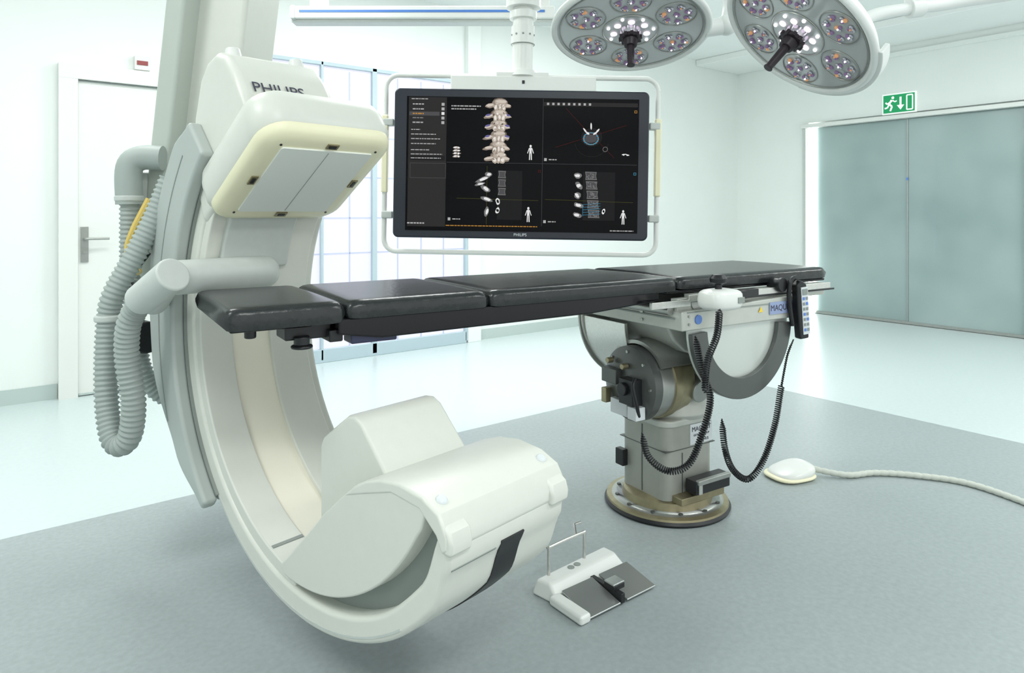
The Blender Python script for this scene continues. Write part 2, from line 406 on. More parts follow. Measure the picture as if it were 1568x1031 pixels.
# crossing motor cover
b=B()
n=24; path=[]; rr=[]
L=0.40
for i in range(n+1):
    t=i/n; path.append((-0.585,-0.35+L*t,0.15)); d=min(t,1-t)*L; rr.append(0.056*math.sqrt(max(0.02,1-(1-min(1,d/0.05))**2)))
b.sweep(path,lambda i:rr[i],M_cgrey,28); b.build('pivot_motor_cover',G)
b=B(); b.cyl((-0.60,-0.34,0.13),(-0.78,-0.30,0.06),0.05,M_cgrey,24); b.build('pivot_arm_link',G)
def beam(b,A,Bp,wx,wz,m,rz):
    ax=Matrix.Rotation(rz,3,'Z'); ux=ax@Vector((1,0,0)); uy=ax@Vector((0,1,0)); vs=[]
    for P,(w,d) in((A,wx),(Bp,wz)):
        for i,j in((-1,-1),(1,-1),(1,1),(-1,1)): vs.append(P+ux*(i*w/2)+uy*(j*d/2))
    b.add(vs,[(0,1,2,3),(7,6,5,4),(0,1,5,4),(1,2,6,5),(2,3,7,6),(3,0,4,7)],m)
rz=-YAW-rad(6)
b=B(); beam(b,W(-1.085,2.93,3.14),W(-1.335,2.93,0.95),(0.29,0.30),(0.28,0.28),M_white,rz)
b.build('suspension_beam',G,bevel=0.02,world=True)
b=B(); beam(b,W(-1.190,2.84,3.14),W(-1.445,2.86,0.95),(0.085,0.34),(0.08,0.30),M_beamgrey,rz); b.build('suspension_beam_side_cover',G,bevel=0.015,world=True)
b=B(); b.box(W(-1.12,2.95,CH-0.04),(0.9,0.7,0.08),M_white2); b.build('ceiling_carriage',G,bevel=0.01,world=True)
b=B(); b.cyl(W(-1.34,2.95,1.0),W(-1.12,2.60,0.98),0.13,M_sleeve,40); b.build('pivot_drum',G,bevel=0.01,world=True)
B().box(W(-1.50,2.72,1.30),(0.09,0.08,0.22),M_cgrey).cyl(W(-1.44,2.62,0.78),W(-1.36,2.55,0.78),0.06,M_black,24).build('cable_bracket',G,bevel=0.01,world=True)
# hoses
def hose(pts,r,name):
    P=resample(smooth([W(*p) for p in pts],14),0.0045)
    B().sweep(P,lambda i:r*(1.0 if (i%4)<2 else 0.86),M_hose,18).build(name,G,world=True,angle=80)
hose([(-1.229,2.46,1.37),(-1.285,2.44,1.216),(-1.341,2.42,1.089),(-1.399,2.4,.963),(-1.419,2.4,.871),(-1.415,2.38,.710),(-1.399,2.36,.572),(-1.364,2.33,.481),(-1.322,2.31,.462),(-1.285,2.30,.504),(-1.27,2.29,.618),(-1.285,2.28,.756),(-1.27,2.26,.871),(-1.225,2.24,.945),(-1.15,2.17,.99)],0.039,'cable_hose_loop')
hose([(-1.48,2.64,1.30),(-1.48,2.64,1.10),(-1.45,2.60,.95),(-1.43,2.60,.80),(-1.41,2.6,.66),(-1.36,2.62,.56),(-1.25,2.66,.49)],0.035,'cable_hose_rear')
P=smooth([W(-1.36,2.66,1.46),W(-1.44,2.65,1.46),W(-1.48,2.64,1.42),W(-1.48,2.64,1.28)],6)
B().sweep(P,0.048,M_hose,24).build('hose_elbow',G,world=True)
b=B(); b.cyl(W(-1.20,2.20,0.965),W(-1.04,2.10,1.06),0.05,M_cgrey,24,0.055); b.cyl(W(-1.419,2.4,.89),W(-1.419,2.4,.865),0.045,M_cgrey,24)
b.cyl(W(-1.48,2.64,1.315),W(-1.48,2.64,1.29),0.052,M_cgrey,24)
b.build('hose_couplings',G,bevel=0.008,world=True)
B().sweep(smooth([W(-1.38,2.6,1.30),W(-1.43,2.58,1.18),W(-1.45,2.58,1.10),W(-1.40,2.56,1.02)],6),0.014,M_yellow,10).build('yellow_cable',G,world=True)
B().sweep(smooth([W(-1.36,2.55,1.10),W(-1.40,2.5,1.0),W(-1.33,2.5,.93),W(-1.25,2.5,.8)],6),0.012,M_black,10).build('black_cable',G,world=True)

# ============================================================ OPERATING TABLE
T=group('operating_table',(2.33,1.93,0),rad(-5.3))
def pad(x0,x1,z,th,name,w=0.54,par=T):
    # upholstered cushion: slightly crowned grid top with soft wrinkled sides
    nx=max(6,int((x1-x0)/0.018)); ny=14; vs=[];fs=[]
    def wr(x,k): return 0.0022*math.sin(x*95+k*2.1+1.4*math.sin(x*31+k))
    prof=[(-w/2,z-th),(-w/2-0.001,z-th*0.66),(-w/2,z-th*0.33),(-w/2+0.004,z-0.010),(-w/2+0.012,z-0.002)]
    tp=[(-w/2+0.03+(w-0.06)*i/(ny-1),z+0.002*math.sin(math.pi*i/(ny-1))) for i in range(ny)]
    pr=prof+tp+[(-y,zz) for y,zz in prof[::-1]]
    m=len(pr)
    for i in range(nx+1):
        x=x0+(x1-x0)*i/nx; e=min(i,nx-i); ins=(0.010,0.003,0.0)[min(e,2)]
        for k,(y,zz) in enumerate(pr):
            side=1 if (1<=k<=3 or m-4<=k<=m-2) else 0
            yy=y-math.copysign(ins,y)*(1 if abs(y)>w/2-0.02 else 0)+ (math.copysign(wr(x,1),y)*side*(0 if e<3 else 1))
            zt=zz-(ins*0.7 if zz>z-th*0.5 else -ins*0.3)
            xx=x if e>0 or zz<z-0.012 and zz>z-th+0.002 else x+(0.006 if i==0 else -0.006)
            vs.append((xx,yy,zt))
    for i in range(nx):
        for k in range(m): fs.append((i*m+k,i*m+(k+1)%m,(i+1)*m+(k+1)%m,(i+1)*m+k))
    fs.append(tuple(range(m))); fs.append(tuple(nx*m+k for k in range(m))[::-1])
    return B().add(vs,fs,M_leather).build(name,par,angle=70)
pad(-1.83,-1.512,1.0,0.060,'pad_head')
pad(-1.508,-1.043,1.0,0.052,'pad_upper_back')
pad(-1.040,-0.208,1.0,0.052,'pad_lower_back')
pad(-0.205,0.745,1.0,0.048,'pad_seat')
b=B(); b.box((-1.70,0,0.935),(0.22,0.44,0.014),M_carbon)
b.prism([(-1.53,0.950),(-1.53,0.905),(-1.40,0.885),(-0.62,0.893),(-0.30,0.915),(-0.30,0.950)],-0.262,0.262,M_carbon)
b.box((0.24,0,0.944),(1.0,0.52,0.014),M_carbon); b.build('table_top_frame',T,bevel=0.006)
b=B(); b.box((-1.60,-0.16,0.915),(0.13,0.10,0.045),M_black); b.box((-1.60,0.16,0.915),(0.13,0.10,0.045),M_black); b.box((-1.53,0,0.90),(0.04,0.48,0.035),M_black)
b.cyl((-1.62,-0.215,0.905),(-1.62,-0.215,0.878),0.022,M_black,20); b.cyl((-1.62,-0.215,0.88),(-1.62,-0.215,0.870),0.030,M_black,20)
b.box((-1.42,-0.215,0.893),(0.14,0.07,0.04),M_navy); b.cyl((-1.75,-0.18,0.93),(-1.75,-0.18,0.905),0.016,M_black,16)
b.build('head_section_joint',T,bevel=0.005)
# rails
b=B()
for s in(-1,1):
    b.box((0.26,s*0.302,0.922),(0.90,0.010,0.026),M_steel); b.box((-0.28,s*0.302,0.905),(0.20,0.010,0.026),M_steel)
    for x in(-0.12,0.1,0.35,0.6): b.box((x,s*0.285,0.922),(0.03,0.03,0.018),M_steeld)
    for x in(-0.35,-0.22): b.box((x,s*0.285,0.905),(0.02,0.03,0.018),M_steeld)
b.build('side_rails',T,bevel=0.002)
b=B()
for y in(-0.26,0.26):
    b.box((0.28,y,0.905),(0.86,0.035,0.055),M_box); b.box((-0.16,y*1.03,0.885),(0.14,0.035,0.07),M_box)
    b.cyl((-0.13,y*1.12,0.90),(-0.13,y,0.90),0.03,M_steeld,20); b.cyl((0.35,y*1.2,0.945),(0.35,y,0.945),0.026,M_black,20)
    b.cyl((0.35,y*1.25,0.945),(0.35,y*1.2,0.945),0.03,M_black,20)
b.box((-0.20,0,0.87),(0.05,0.5,0.05),M_steeld); b.cyl((-0.25,-0.27,0.875),(-0.25,0.27,0.875),0.018,M_steeld,20)
b.box((0.30,-0.305,0.905),(0.88,0.004,0.008),M_black)
b.build('longitudinal_carriage',T,bevel=0.004)
b=B()
b.prism([(-0.235,0.80),(-0.235,0.874),(0.43,0.895),(0.43,0.80)],-0.315,0.30,M_box); b.build('saddle_box',T,bevel=0.006)
B().box((-0.238,-0.03,0.845),(0.008,0.5,0.006),M_cgrey2).box((0.10,-0.3165,0.870),(0.62,0.004,0.004),M_cgrey2).build('saddle_seams',T)
Ms=Matrix.Translation((0.115,0,0.80))
b=B()
b.ring(0.215,0.30,183,357,-0.318,-0.298,M_saddark,40,Ms)
b.build('saddle_dark_arc',T,bevel=0.003)
half=[(0.30*math.cos(rad(a))+0.115,0.30*math.sin(rad(a))+0.80) for a in range(180,361,6)]
b=B(); b.prism(half,-0.296,-0.285,M_halfdisc)
half2=[(0.32*math.cos(rad(a))+0.07,0.29*math.sin(rad(a))+0.80) for a in range(180,361,6)]
b.prism(half2,0.27,0.285,M_box)
Ms2=Matrix.Translation((0.07,0,0.80))
b.ring(0.295,0.312,182,236,0.0,0.285,M_steel,20,Ms2); b.ring(0.30,0.325,180,250,0.285,0.296,M_steeld,24,Ms2)
b.build('saddle_side_plates',T,bevel=0.002)
b=B(); b.cyl((0.115,-0.29,0.66),(0.115,0.24,0.66),0.10,M_box,40); b.box((0.10,-0.02,0.74),(0.34,0.30,0.12),M_saddark)
b.prism([(-0.20,0.80),(-0.16,0.74),(-0.10,0.69),(0.0,0.66),(0.0,0.80)],-0.20,0.16,M_box); b.build('tilt_yoke',T,bevel=0.012)
# motor drum
b=B(); Md=frame((0,1,0),(0,0,1),(1,0,0),(-0.27,-0.05,0.555))
b.lathe([(0.055,-0.01),(0.125,0.0),(0.15,0.012),(0.152,0.05)],M_saddark,48,Md)
b.lathe([(0.152,0.05),(0.152,0.06),(0.148,0.062),(0.148,0.12)],M_steeld,48,Md)
b.lathe([(0.148,0.12),(0.155,0.123),(0.155,0.16),(0.148,0.165),(0.14,0.24)],M_bronze,48,Md)
for a in range(0,360,45): b.cyl((0.13*math.cos(rad(a)),0.13*math.sin(rad(a)),-0.004),(0.13*math.cos(rad(a)),0.13*math.sin(rad(a)),0.01),0.006,M_steeld,10,None,Md)
b.build('tilt_motor_drum',T)
b=B(); b.box((-0.295,-0.10,0.54),(0.06,0.08,0.10),M_black); b.box((-0.29,0.02,0.58),(0.04,0.09,0.06),M_saddark); b.box((-0.295,-0.13,0.46),(0.05,0.05,0.05),M_label)
b.cyl((-0.34,-0.09,0.55),(-0.29,-0.09,0.55),0.026,M_black,18); b.box((-0.285,-0.03,0.46),(0.03,0.10,0.06),M_label); b.box((-0.288,0.06,0.49),(0.03,0.03,0.06),M_bronze)
b.cyl((-0.31,-0.06,0.63),(-0.28,-0.06,0.63),0.012,M_bronze,12); b.cyl((-0.31,0.03,0.64),(-0.28,0.03,0.64),0.012,M_bronze,12)
b.sweep(smooth([(-0.31,-0.14,0.60),(-0.33,-0.15,0.57),(-0.32,-0.16,0.50),(-0.30,-0.15,0.45)],5),0.008,M_black,8)
b.build('motor_fittings',T,bevel=0.004)
b=B()
b.ring(0.157,0.172,25,150,-0.12,0.10,M_steeld,24,frame((0,1,0),(1,0,0),(0,0,1),(-0.10,-0.05,0.555))); b.build('motor_guard',T)
b=B(); b.ball((0.05,0.0,0.50),(0.165,0.155,0.15),M_box,None,32,18)
b.lathe([(0.155,0.39),(0.17,0.41),(0.165,0.45),(0.14,0.50)],M_box,40,Matrix.Translation((0.03,0,0)))
b.cyl((0.12,0.0,0.53),(0.27,0.0,0.53),0.085,M_bronze,30,0.06); b.cyl((0.0,-0.20,0.52),(0.0,-0.1,0.54),0.05,M_steeld,24)
b.build('ball_joint_housing',T,bevel=0.004)
# pedestal
def rsq(w,d,r,z0,z1,m,name,bev=0.004,M=None):
    return B().prismz(rrect(w,d,r,6),z0,z1,m,M).build(name,T,bevel=bev)
rsq(0.285,0.275,0.045,0.07,0.375,M_col,'pedestal_column')
rsq(0.305,0.295,0.06,0.37,0.40,M_box,'pedestal_collar',0.008)
B().box((-0.143,0,0.22),(0.004,0.003,0.28),M_saddark).box((-0.05,-0.138,0.16),(0.003,0.004,0.20),M_saddark).box((0,0,0.275),(0.288,0.278,0.003),M_saddark).build('pedestal_seams',T)
b=B(); b.lathe([(0.262,0.003),(0.266,0.012),(0.258,0.022)],M_black,64); b.lathe([(0.258,0.022),(0.256,0.030),(0.235,0.034)],M_bronze,64)
b.lathe([(0.235,0.034),(0.19,0.036)],M_steeld,64); b.lathe([(0.19,0.036),(0.185,0.065),(0.165,0.075)],M_bronze,64)
b.build('base_plate',T)
b=B()
for a in range(0,360,30): b.cyl((0.215*math.cos(rad(a)),0.215*math.sin(rad(a)),0.033),(0.215*math.cos(rad(a)),0.215*math.sin(rad(a)),0.04),0.009,M_saddark,12)
b.build('base_bolts',T)
b=B(); b.box((0.05,-0.185,0.135),(0.20,0.06,0.055),M_black); b.box((0.05,-0.215,0.158),(0.19,0.02,0.02),M_steeld); b.box((-0.03,-0.218,0.135),(0.02,0.01,0.05),M_steel)
b.box((-0.155,0.115,0.19),(0.03,0.05,0.07),M_black)
b.box((0.02,-0.16,0.082),(0.25,0.06,0.03),M_bronze); b.box((0.05,-0.165,0.105),(0.06,0.04,0.04),M_steeld)
b.build('base_clamps',T,bevel=0.004)
B().box((0.06,-0.139,0.325),(0.13,0.003,0.085),M_label).build('pedestal_label',T)
text('MAQUET',0.028,M_text,T,frame((1,0,0),(0,0,1),(0,-1,0),(0.06,-0.1415,0.345)),'pedestal_lettering')
text('GETINGE GROUP',0.012,M_text,T,frame((1,0,0),(0,0,1),(0,-1,0),(0.06,-0.1415,0.32)),'pedestal_lettering_small')
text('MAGNUS',0.016,M_text,T,frame((1,0,0),(0,0,1),(0,-1,0),(0.07,-0.1415,0.297)),'pedestal_lettering_model')
b=B(); b.box((0.345,-0.318,0.850),(0.15,0.004,0.05),mat('label_pale_blue',(0.30,0.37,0.58),0.4)); b.cyl((-0.15,-0.314,0.84),(-0.15,-0.319,0.84),0.018,M_blue,20)
b.add([(0.20,-0.3185,0.840),(0.228,-0.3185,0.840),(0.214,-0.3185,0.863)],[(0,1,2)],mat('warning_yellow',(0.9,0.65,0.05),0.4))
for z in(0.825,0.855): b.cyl((-0.20,-0.31,z),(-0.20,-0.32,z),0.005,M_steeld,10)
b.cyl((-0.235,-0.1,0.855),(-0.241,-0.1,0.855),0.010,M_steeld,12); b.cyl((-0.235,-0.1,0.82),(-0.241,-0.1,0.82),0.006,M_steeld,12)
b.build('saddle_labels',T)
text('MAQUET',0.035,M_text,T,frame((1,0,0),(0,0,1),(0,-1,0),(0.345,-0.3205,0.850)),'saddle_lettering')
# joystick box
def blob(b,c,s,m,n=20,e=0.55,M=None):
    vs=[];fs=[];ri=10
    def sp(v): return math.copysign(abs(v)**e,v)
    for i in range(ri+1):
        t=-math.pi/2+math.pi*i/ri
        for k in range(n):
            a=2*math.pi*k/n; vs.append((c[0]+s[0]*sp(math.cos(t))*sp(math.cos(a)),c[1]+s[1]*sp(math.cos(t))*sp(math.sin(a)),c[2]+s[2]*sp(math.sin(t))))
    for i in range(ri):
        for k in range(n): fs.append((i*n+k,i*n+(k+1)%n,(i+1)*n+(k+1)%n,(i+1)*n+k))
    b.add(vs,fs,m,M)
b=B(); blob(b,(-0.125,-0.40,0.925),(0.082,0.06,0.040),M_white2); b.build('joystick_housing',T,angle=80)
b=B(); b.cyl((-0.135,-0.40,0.96),(-0.135,-0.40,0.99),0.013,M_black,16); b.lathe([(0.012,0.98),(0.030,0.988),(0.033,1.003),(0.022,1.018),(0.01,1.02)],M_black,24,Matrix.Translation((-0.135,-0.40,0)))
b.box((-0.08,-0.460,0.925),(0.035,0.004,0.022),M_cgrey2); b.box((0.0,-0.34,0.925),(0.16,0.04,0.03),M_black); b.box((0.12,-0.32,0.925),(0.12,0.03,0.03),M_black)
b.build('joystick',T,bevel=0.002)
# handset
Mh=Matrix.Translation((0.435,-0.345,0.835))@Matrix.Rotation(rad(-5),4,'Y')@Matrix.Rotation(rad(-12),4,'Z')
b=B(); b.prism([(-0.024,-0.12),(-0.028,0.02),(-0.026,0.11),(0.0,0.13),(0.026,0.11),(0.028,0.02),(0.024,-0.12)],-0.02,0.018,M_black,Mh); b.build('handset_body',T,bevel=0.008)
b=B(); b.box((0.008,-0.0215,0.0),(0.034,0.004,0.20),M_label,Mh)
for i in range(7):
    for j in range(2): b.box((0.0+j*0.016,-0.0245,-0.08+i*0.022),(0.010,0.003,0.012),M_blue if (i+j)%3==0 else M_cgrey2,Mh)
b.box((0.008,-0.0245,0.08),(0.026,0.003,0.025),M_cgrey2,Mh)
b.build('handset_keypad',T)
b=B(); b.sweep(smooth([Mh@Vector((-0.045,0,-0.06)),Mh@Vector((-0.055,0,0.06)),Mh@Vector((-0.04,0,0.13)),Mh@Vector((0.0,0.01,0.14))],5),0.010,M_black,10); b.build('handset_hook',T)
# coil cords
def coil(pts,name,straight=0.0,r=0.011,pitch=0.0085):
    P=resample(smooth([W(*p) for p in pts],20),pitch/10)
    out=[];n=len(P); up=Vector((0.3,0.8,0.1)).normalized()
    for i,p in enumerate(P):
        t=(P[min(i+1,n-1)]-P[max(i-1,0)]).normalized(); u=t.cross(up).normalized(); w=t.cross(u)
        e=min(1,i/(n*0.04+1),(n-1-i)/(n*0.04+1)); f=i/n
        rr=r*e*(0.25 if f<straight else 1)
        a=2*math.pi*i/10; out.append(p+(u*math.cos(a)+w*math.sin(a))*rr)
    B().sweep(out,0.0029,M_black,5).build(name,T,world=True,angle=80)
coil([(1.155,2.8,.728),(1.135,2.8,.68),(1.123,2.8,.634),(1.101,2.8,.513),(1.074,2.79,.379),(1.021,2.77,.245),(.954,2.75,.175),(.887,2.73,.215),(.85,2.72,.299),(.842,2.74,.42)],'coil_cord_handset',0.22)
coil([(.682,2.54,.79),(.702,2.52,.665),(.7265,2.5,.566),(.690,2.48,.441),(.637,2.46,.342),(.562,2.46,.317),(.50,2.50,.354),(.483,2.54,.429)],'coil_cord_motor')
coil([(.739,2.43,.905),(.735,2.45,.807),(.708,2.47,.712),(.700,2.48,.592)],'coil_cord_joystick')

# ============================================================ MONITOR
Mm=Matrix.Rotation(-YAW,4,'Z')@Matrix.Rotation(rad(0.9),4,'Y')
D=group('ceiling_monitor',W(0.049,3.65,1.505),rot=Mm)
S=0.003493
def mp(px,py): return ((px-798)*S,-(py-252)*S)
M_bez=mat('monitor_bezel',(0.018,0.023,0.035),0.3)
M_scr=mat('screen_glass',(0.003,0.003,0.004),0.25,spec=0.10)
B().prism(rrect(1.365,0.80,0.03),0.0,0.07,M_bez).build('bezel',D,bevel=0.01)
x0,z0=mp(622,355);x1,z1=mp(977,150)
B().box(((x0+x1)/2,-0.002,(z0+z1)/2),(x1-x0,0.004,z1-z0),M_scr).build('screen',D)
def em(n,c,s): return mat('screen_'+n,(0,0,0),0.6,emit=c,es=s,spec=0.1)
E_side=em('side',(0.026,0.025,0.025),1.0); E_line=em('line',(0.04,0.044,0.048),1); E_txt=em('text',(0.42,0.42,0.42),1.0)
E_g=em('scan_grey',(0.075,0.075,0.08),1.0); E_g2=em('scan_grey_mid',(0.18,0.18,0.18),1.0); E_gd=em('scan_dark',(0.013,0.013,0.014),1.0); E_w=em('white',(0.78,0.78,0.78),1.0)
E_cy=em('cyan',(0.05,0.26,0.40),1.0); E_or=em('orange',(0.48,0.24,0.05),1.0); E_red=em('redline',(0.07,0.010,0.010),1.0); E_grn=em('olive',(0.06,0.065,0.015),1.0); E_vi=em('violet',(0.14,0.13,0.32),1.0)
BONE=[em('bone_%d'%i,c,1.0) for i,c in enumerate(((0.62,0.55,0.48),(0.45,0.385,0.325),(0.28,0.23,0.19),(0.12,0.095,0.08),(0.80,0.76,0.70)))]
b=B()
def R(xa,ya,xb,yb,m,y=-0.0045):
    (a,c),(d,e)=mp(xa,ya),mp(xb,yb); b.add([(a,y,c),(d,y,c),(d,y,e),(a,y,e)],[(0,1,2,3)],m)
def words(x,y,w,h,m,yy=-0.005):
    e=x+w
    while x<e:
        l=random.uniform(2,6); R(x,y-h/2,min(x+l,e),y+h/2,m,yy); x+=l+1.0
R(625,151,683,349,E_side)
R(626,173.5,672,179.5,E_g,-0.0047)
for yy,m in((162,E_txt),(169.5,E_txt),(176.5,E_or),(183,E_g2),(190,E_txt)): words(631,yy,17,1.8,m)
for i,yy in enumerate((162,169,176,183,190)): R(675,yy-2.2,679.5,yy+2.2,E_txt if i!=2 else E_w,-0.005)
for yy,w in((154,25),(201,14),(208,38),(215,45),(222.5,38),(232,28),(238.5,48),(244.5,46)): words(629,yy,w,1.3,E_txt)
R(628,241,681,248,E_gd,-0.0046); R(628,252,683,275,E_g,-0.0046); R(628.6,252.6,682.4,274.4,E_side,-0.0047)
R(830,151,830.8,346,E_line); R(684,250,975,250.8,E_line); R(831,156,975,162,E_side)
words(690,164,45,1.8,E_txt); words(690,168.5,38,1.8,E_txt)
for x in range(836,905,8): R(x,157,x+3.5,160.5,E_txt,-0.005)
words(684,347,140,1.3,E_or); words(935,351.5,36,1.5,E_txt); words(625,344,26,2,E_txt)
for (x,y) in((840,244),(694,337),(840,339)):
    R(x-7,y-2.2,x-3,y+2.2,E_txt); words(x,y,12,1.6,E_txt)
for (x,y,m) in((972,169,E_or),(826,262,E_red),(972,264,E_cy)): R(x-2,y-2,x+2,y+2,m); R(x-1.3,y-1.3,x+1.3,y+1.3,M_scr,-0.0052)
def ln(xa,ya,xb,yb,m,w=0.6,y=-0.0052):
    p=Vector(mp(xa,ya));q=Vector(mp(xb,yb));d=(q-p).normalized();n=Vector((-d.y,d.x))*w*S/2
    b.add([(k.x,y,k.y) for k in(p+n,q+n,q-n,p-n)],[(0,1,2,3)],m)
ln(865,165,903,205,E_red);ln(905,205,940,240,E_red);ln(850,225,958,190,E_red);ln(700,305,825,307,E_grn);ln(835,305,970,308,E_grn);ln(746,255,746,345,E_grn)
def bl(x,y,rx,ry,m,yy=-0.006,ir=0.2,n=14,rot=0.0):
    vs=[]; ph=random.uniform(0,6)
    for i in range(n):
        a=2*math.pi*i/n; k=1+ir*(0.6*math.sin(2*a+ph)+0.4*random.uniform(-1,1)); u=rx*k*math.cos(a); v=ry*k*math.sin(a)
        c=mp(x+u*math.cos(rot)-v*math.sin(rot),y+u*math.sin(rot)+v*math.cos(rot)); vs.append((c[0],yy,c[1]))
    b.add(vs,[tuple(range(n))],m)
# volume-rendered spine: irregular shaded vertebrae
for i in range(6):
    y=160+i*16.2; cx=764-1.3*math.sin(i*0.5)
    bl(cx,y,13,9,BONE[3],-0.0060,0.12); bl(cx,y-1,12,7.2,BONE[2],-0.0062,0.12)
    bl(cx+1,y-2.5,10,4.4,BONE[1],-0.0064,0.15); bl(cx+2,y-3.5,7.5,2.6,BONE[0],-0.0066,0.2)
    for sx in(-1,1):
        L=14 if sx<0 else 10
        bl(cx+sx*L,y+3,9 if sx<0 else 6.5,3.4,BONE[2],-0.0063,0.25,rot=sx*0.25); bl(cx+sx*(L+1),y+2.2,6.5,2.0,BONE[0],-0.0067,0.3,rot=sx*0.25)
        bl(cx+sx*6,y+6,3.6,5,BONE[1],-0.0065,0.25); bl(cx+sx*6,y+5,2.2,3.2,BONE[4],-0.0069,0.3)
        if i in(1,2,3): bl(cx+sx*(L+3),y+1,4,1.6,E_vi,-0.0070,0.1,rot=sx*0.25)
    bl(cx,y+5,2.8,5.4,BONE[1],-0.0068,0.3); bl(cx+0.5,y+4,1.5,3.6,BONE[4],-0.0071,0.3)
    for q in range(9): bl(cx+random.uniform(-11,11),y+random.uniform(-6,8),random.uniform(0.8,2.2),random.uniform(0.8,1.8),random.choice(BONE),-0.0073,0.3,8)
for i in range(4):
    bl(699,228+i*4.4,6,1.8,BONE[2],-0.006,0.25); bl(697,227.5+i*4.4,3,1.2,E_w,-0.0064,0.3); bl(702,228+i*4.4,1.8,1.4,E_w,-0.0064,0.3)
# axial slice
bl(905,209,17,14,E_gd,-0.0048,0.06); 
for i in range(26):
    a=2*math.pi*i/26; bl(904+11*math.cos(a),211+9*math.sin(a),1.5,1.3,E_g2 if i%2 else E_cy,-0.0065,0.3,8)
bl(904,211,9,7,E_g,-0.0062,0.08)
for p in((895,199,4.5,1.3,0.9),(914,199,4.5,1.3,-0.9),(904,192,1.1,6,0),(899,203,3,1.6,0.6),(910,203,3,1.6,-0.6)): bl(*p[:4],E_w,-0.0068,0.2,14,p[4])
bl(926,227,4,4,E_g2,-0.006,0.05); bl(926,227,3.2,3.2,M_scr,-0.0063,0.05); bl(957,235,5,1.6,E_w,-0.006,0.4); bl(957,236,2,1.2,M_scr,-0.0064,0.1)
for i in range(8):
    a=math.pi*(0.05+0.9*i/8); ln(905+26*math.cos(a),215+24*math.sin(a),905+26*math.cos(a+0.35),215+24*math.sin(a+0.35),E_gd,1.0)
# sagittal / coronal
R(762,262,800,337,E_gd,-0.0047); R(893,262,942,336,E_gd,-0.0047)
for (x,y,rx,ry,ro_) in((740,275,14,2.6,-0.5),(735,283,9,2,-0.3),(748,268,5,4,0),(744,290,8,4,0.4),(746,306,9,3.4,0.2),(746,325,3.6,7,0)):
    bl(x,y,rx,ry,E_g2,-0.006,0.25,16,ro_); bl(x+1,y,rx*0.55,ry*0.7,E_w,-0.0065,0.4,12,ro_)
for i,y in enumerate((268,281,294)):
    vs=[mp(x,yy) for x,yy in((763.5,y-5.8),(775,y-5.4),(773.8,y),(775,y+5.6),(763,y+5.4),(764.4,y))]
    b.add([(p[0],-0.006,p[1]) for p in vs],[(0,1,2,3,4,5)],E_g2)
    vs=[mp(x,yy) for x,yy in((764.6,y-4.7),(774,y-4.4),(773,y),(774,y+4.6),(764.2,y+4.4),(765.4,y))]
    b.add([(p[0],-0.0063,p[1]) for p in vs],[(0,1,2,3,4,5)],E_g)
for i,y in enumerate((309,323)): bl(763,y,3.6,4.4,E_w,-0.006,0.3); bl(763,y,2,2.6,E_gd,-0.0066,0.3)
for i in range(5):
    x=905+i*1.2; y=268+i*14.5
    vs=[mp(x-9,y-6.4),mp(x+8.5,y-6.0),mp(x+7.6,y),mp(x+9,y+6.3),mp(x-8.5,y+6.1),mp(x-7.8,y)]
    b.add([(p[0],-0.006,p[1]) for p in vs],[(0,1,2,3,4,5)],E_g2)
    vs=[mp(x-7.8,y-5.3),mp(x+7.4,y-5.0),mp(x+6.8,y),mp(x+8.0,y+5.3),mp(x-7.5,y+5.1),mp(x-7.0,y)]
    b.add([(p[0],-0.0063,p[1]) for p in vs],[(0,1,2,3,4,5)],E_g)
    for q in range(12): bl(x+random.uniform(-6,6),y+random.uniform(-4,4),1.2,0.9,E_g2,-0.0065,0.3,8)
for i in range(5):
    bl(885+(i%2)*2,268+i*15,6.5,4.2,E_g2,-0.0062,0.35,16,0.5); bl(884+(i%2)*2,268+i*15,3.6,2.6,E_w,-0.0066,0.4,14,0.5)
for i in range(5): ln(893,312+i*4,920,310+i*4,E_cy,0.5,-0.0068)
ln(893,312,893,330,E_cy,0.5,-0.0068); bl(925,322,2.6,4,E_w,-0.006,0.3); bl(925,322,1.3,2.2,M_scr,-0.0064,0.3)
def man(x,y,s):
    bl(x,y-10*s,1.7*s,2.1*s,E_w,-0.006,0)
    ln(x,y-7.6*s,x,y+1*s,E_w,3.6*s); ln(x-2*s,y-7*s,x-4.6*s,y+1*s,E_w,1.1*s); ln(x+2*s,y-7*s,x+4.6*s,y+1*s,E_w,1.1*s)
    ln(x-1.1*s,y,x-1.5*s,y+11*s,E_w,1.5*s); ln(x+1.1*s,y,x+1.5*s,y+11*s,E_w,1.5*s)
man(812,234,1);man(810,329,1);man(955,331,0.95)
b.build('screen_image',D)
text('PHILIPS',0.022,M_label,D,frame((1,0,0),(0,0,1),(0,-1,0),(0.0,-0.0008,-0.377)),'bezel_lettering')
fr=rrect(1.475,0.955,0.07,6); path=[(x,0.05,z) for x,z in fr]; path.append(path[0])
b=B(); b.sweep(path,0.014,M_white2,12); b.build('guard_frame',D)
b=B()
for s,zc in((-1,0.0),(1,0.0)):
    b.box((s*0.738,0.05,zc+0.05),(0.034,0.045,0.42),M_cream); b.box((s*0.72,0.05,0.22),(0.06,0.05,0.04),M_cgrey); b.box((s*0.72,0.05,-0.28),(0.06,0.05,0.04),M_cgrey)
b.build('side_handles',D,bevel=0.008)
b=B(); b.box((0.005,0.06,0.435),(0.78,0.11,0.082),M_white2); b.box((0.0,0.10,0.20),(0.4,0.05,0.45),M_white2); b.build('top_bracket',D,bevel=0.008)
b=B(); b.box((0.005,0.003,0.442),(0.014,0.004,0.018),M_black); b.box((0.0,0.07,0.485),(0.28,0.12,0.02),M_white2)
b.cyl((0.0,0.09,0.48),(0.0,0.09,0.515),0.10,M_white2,40,0.08)
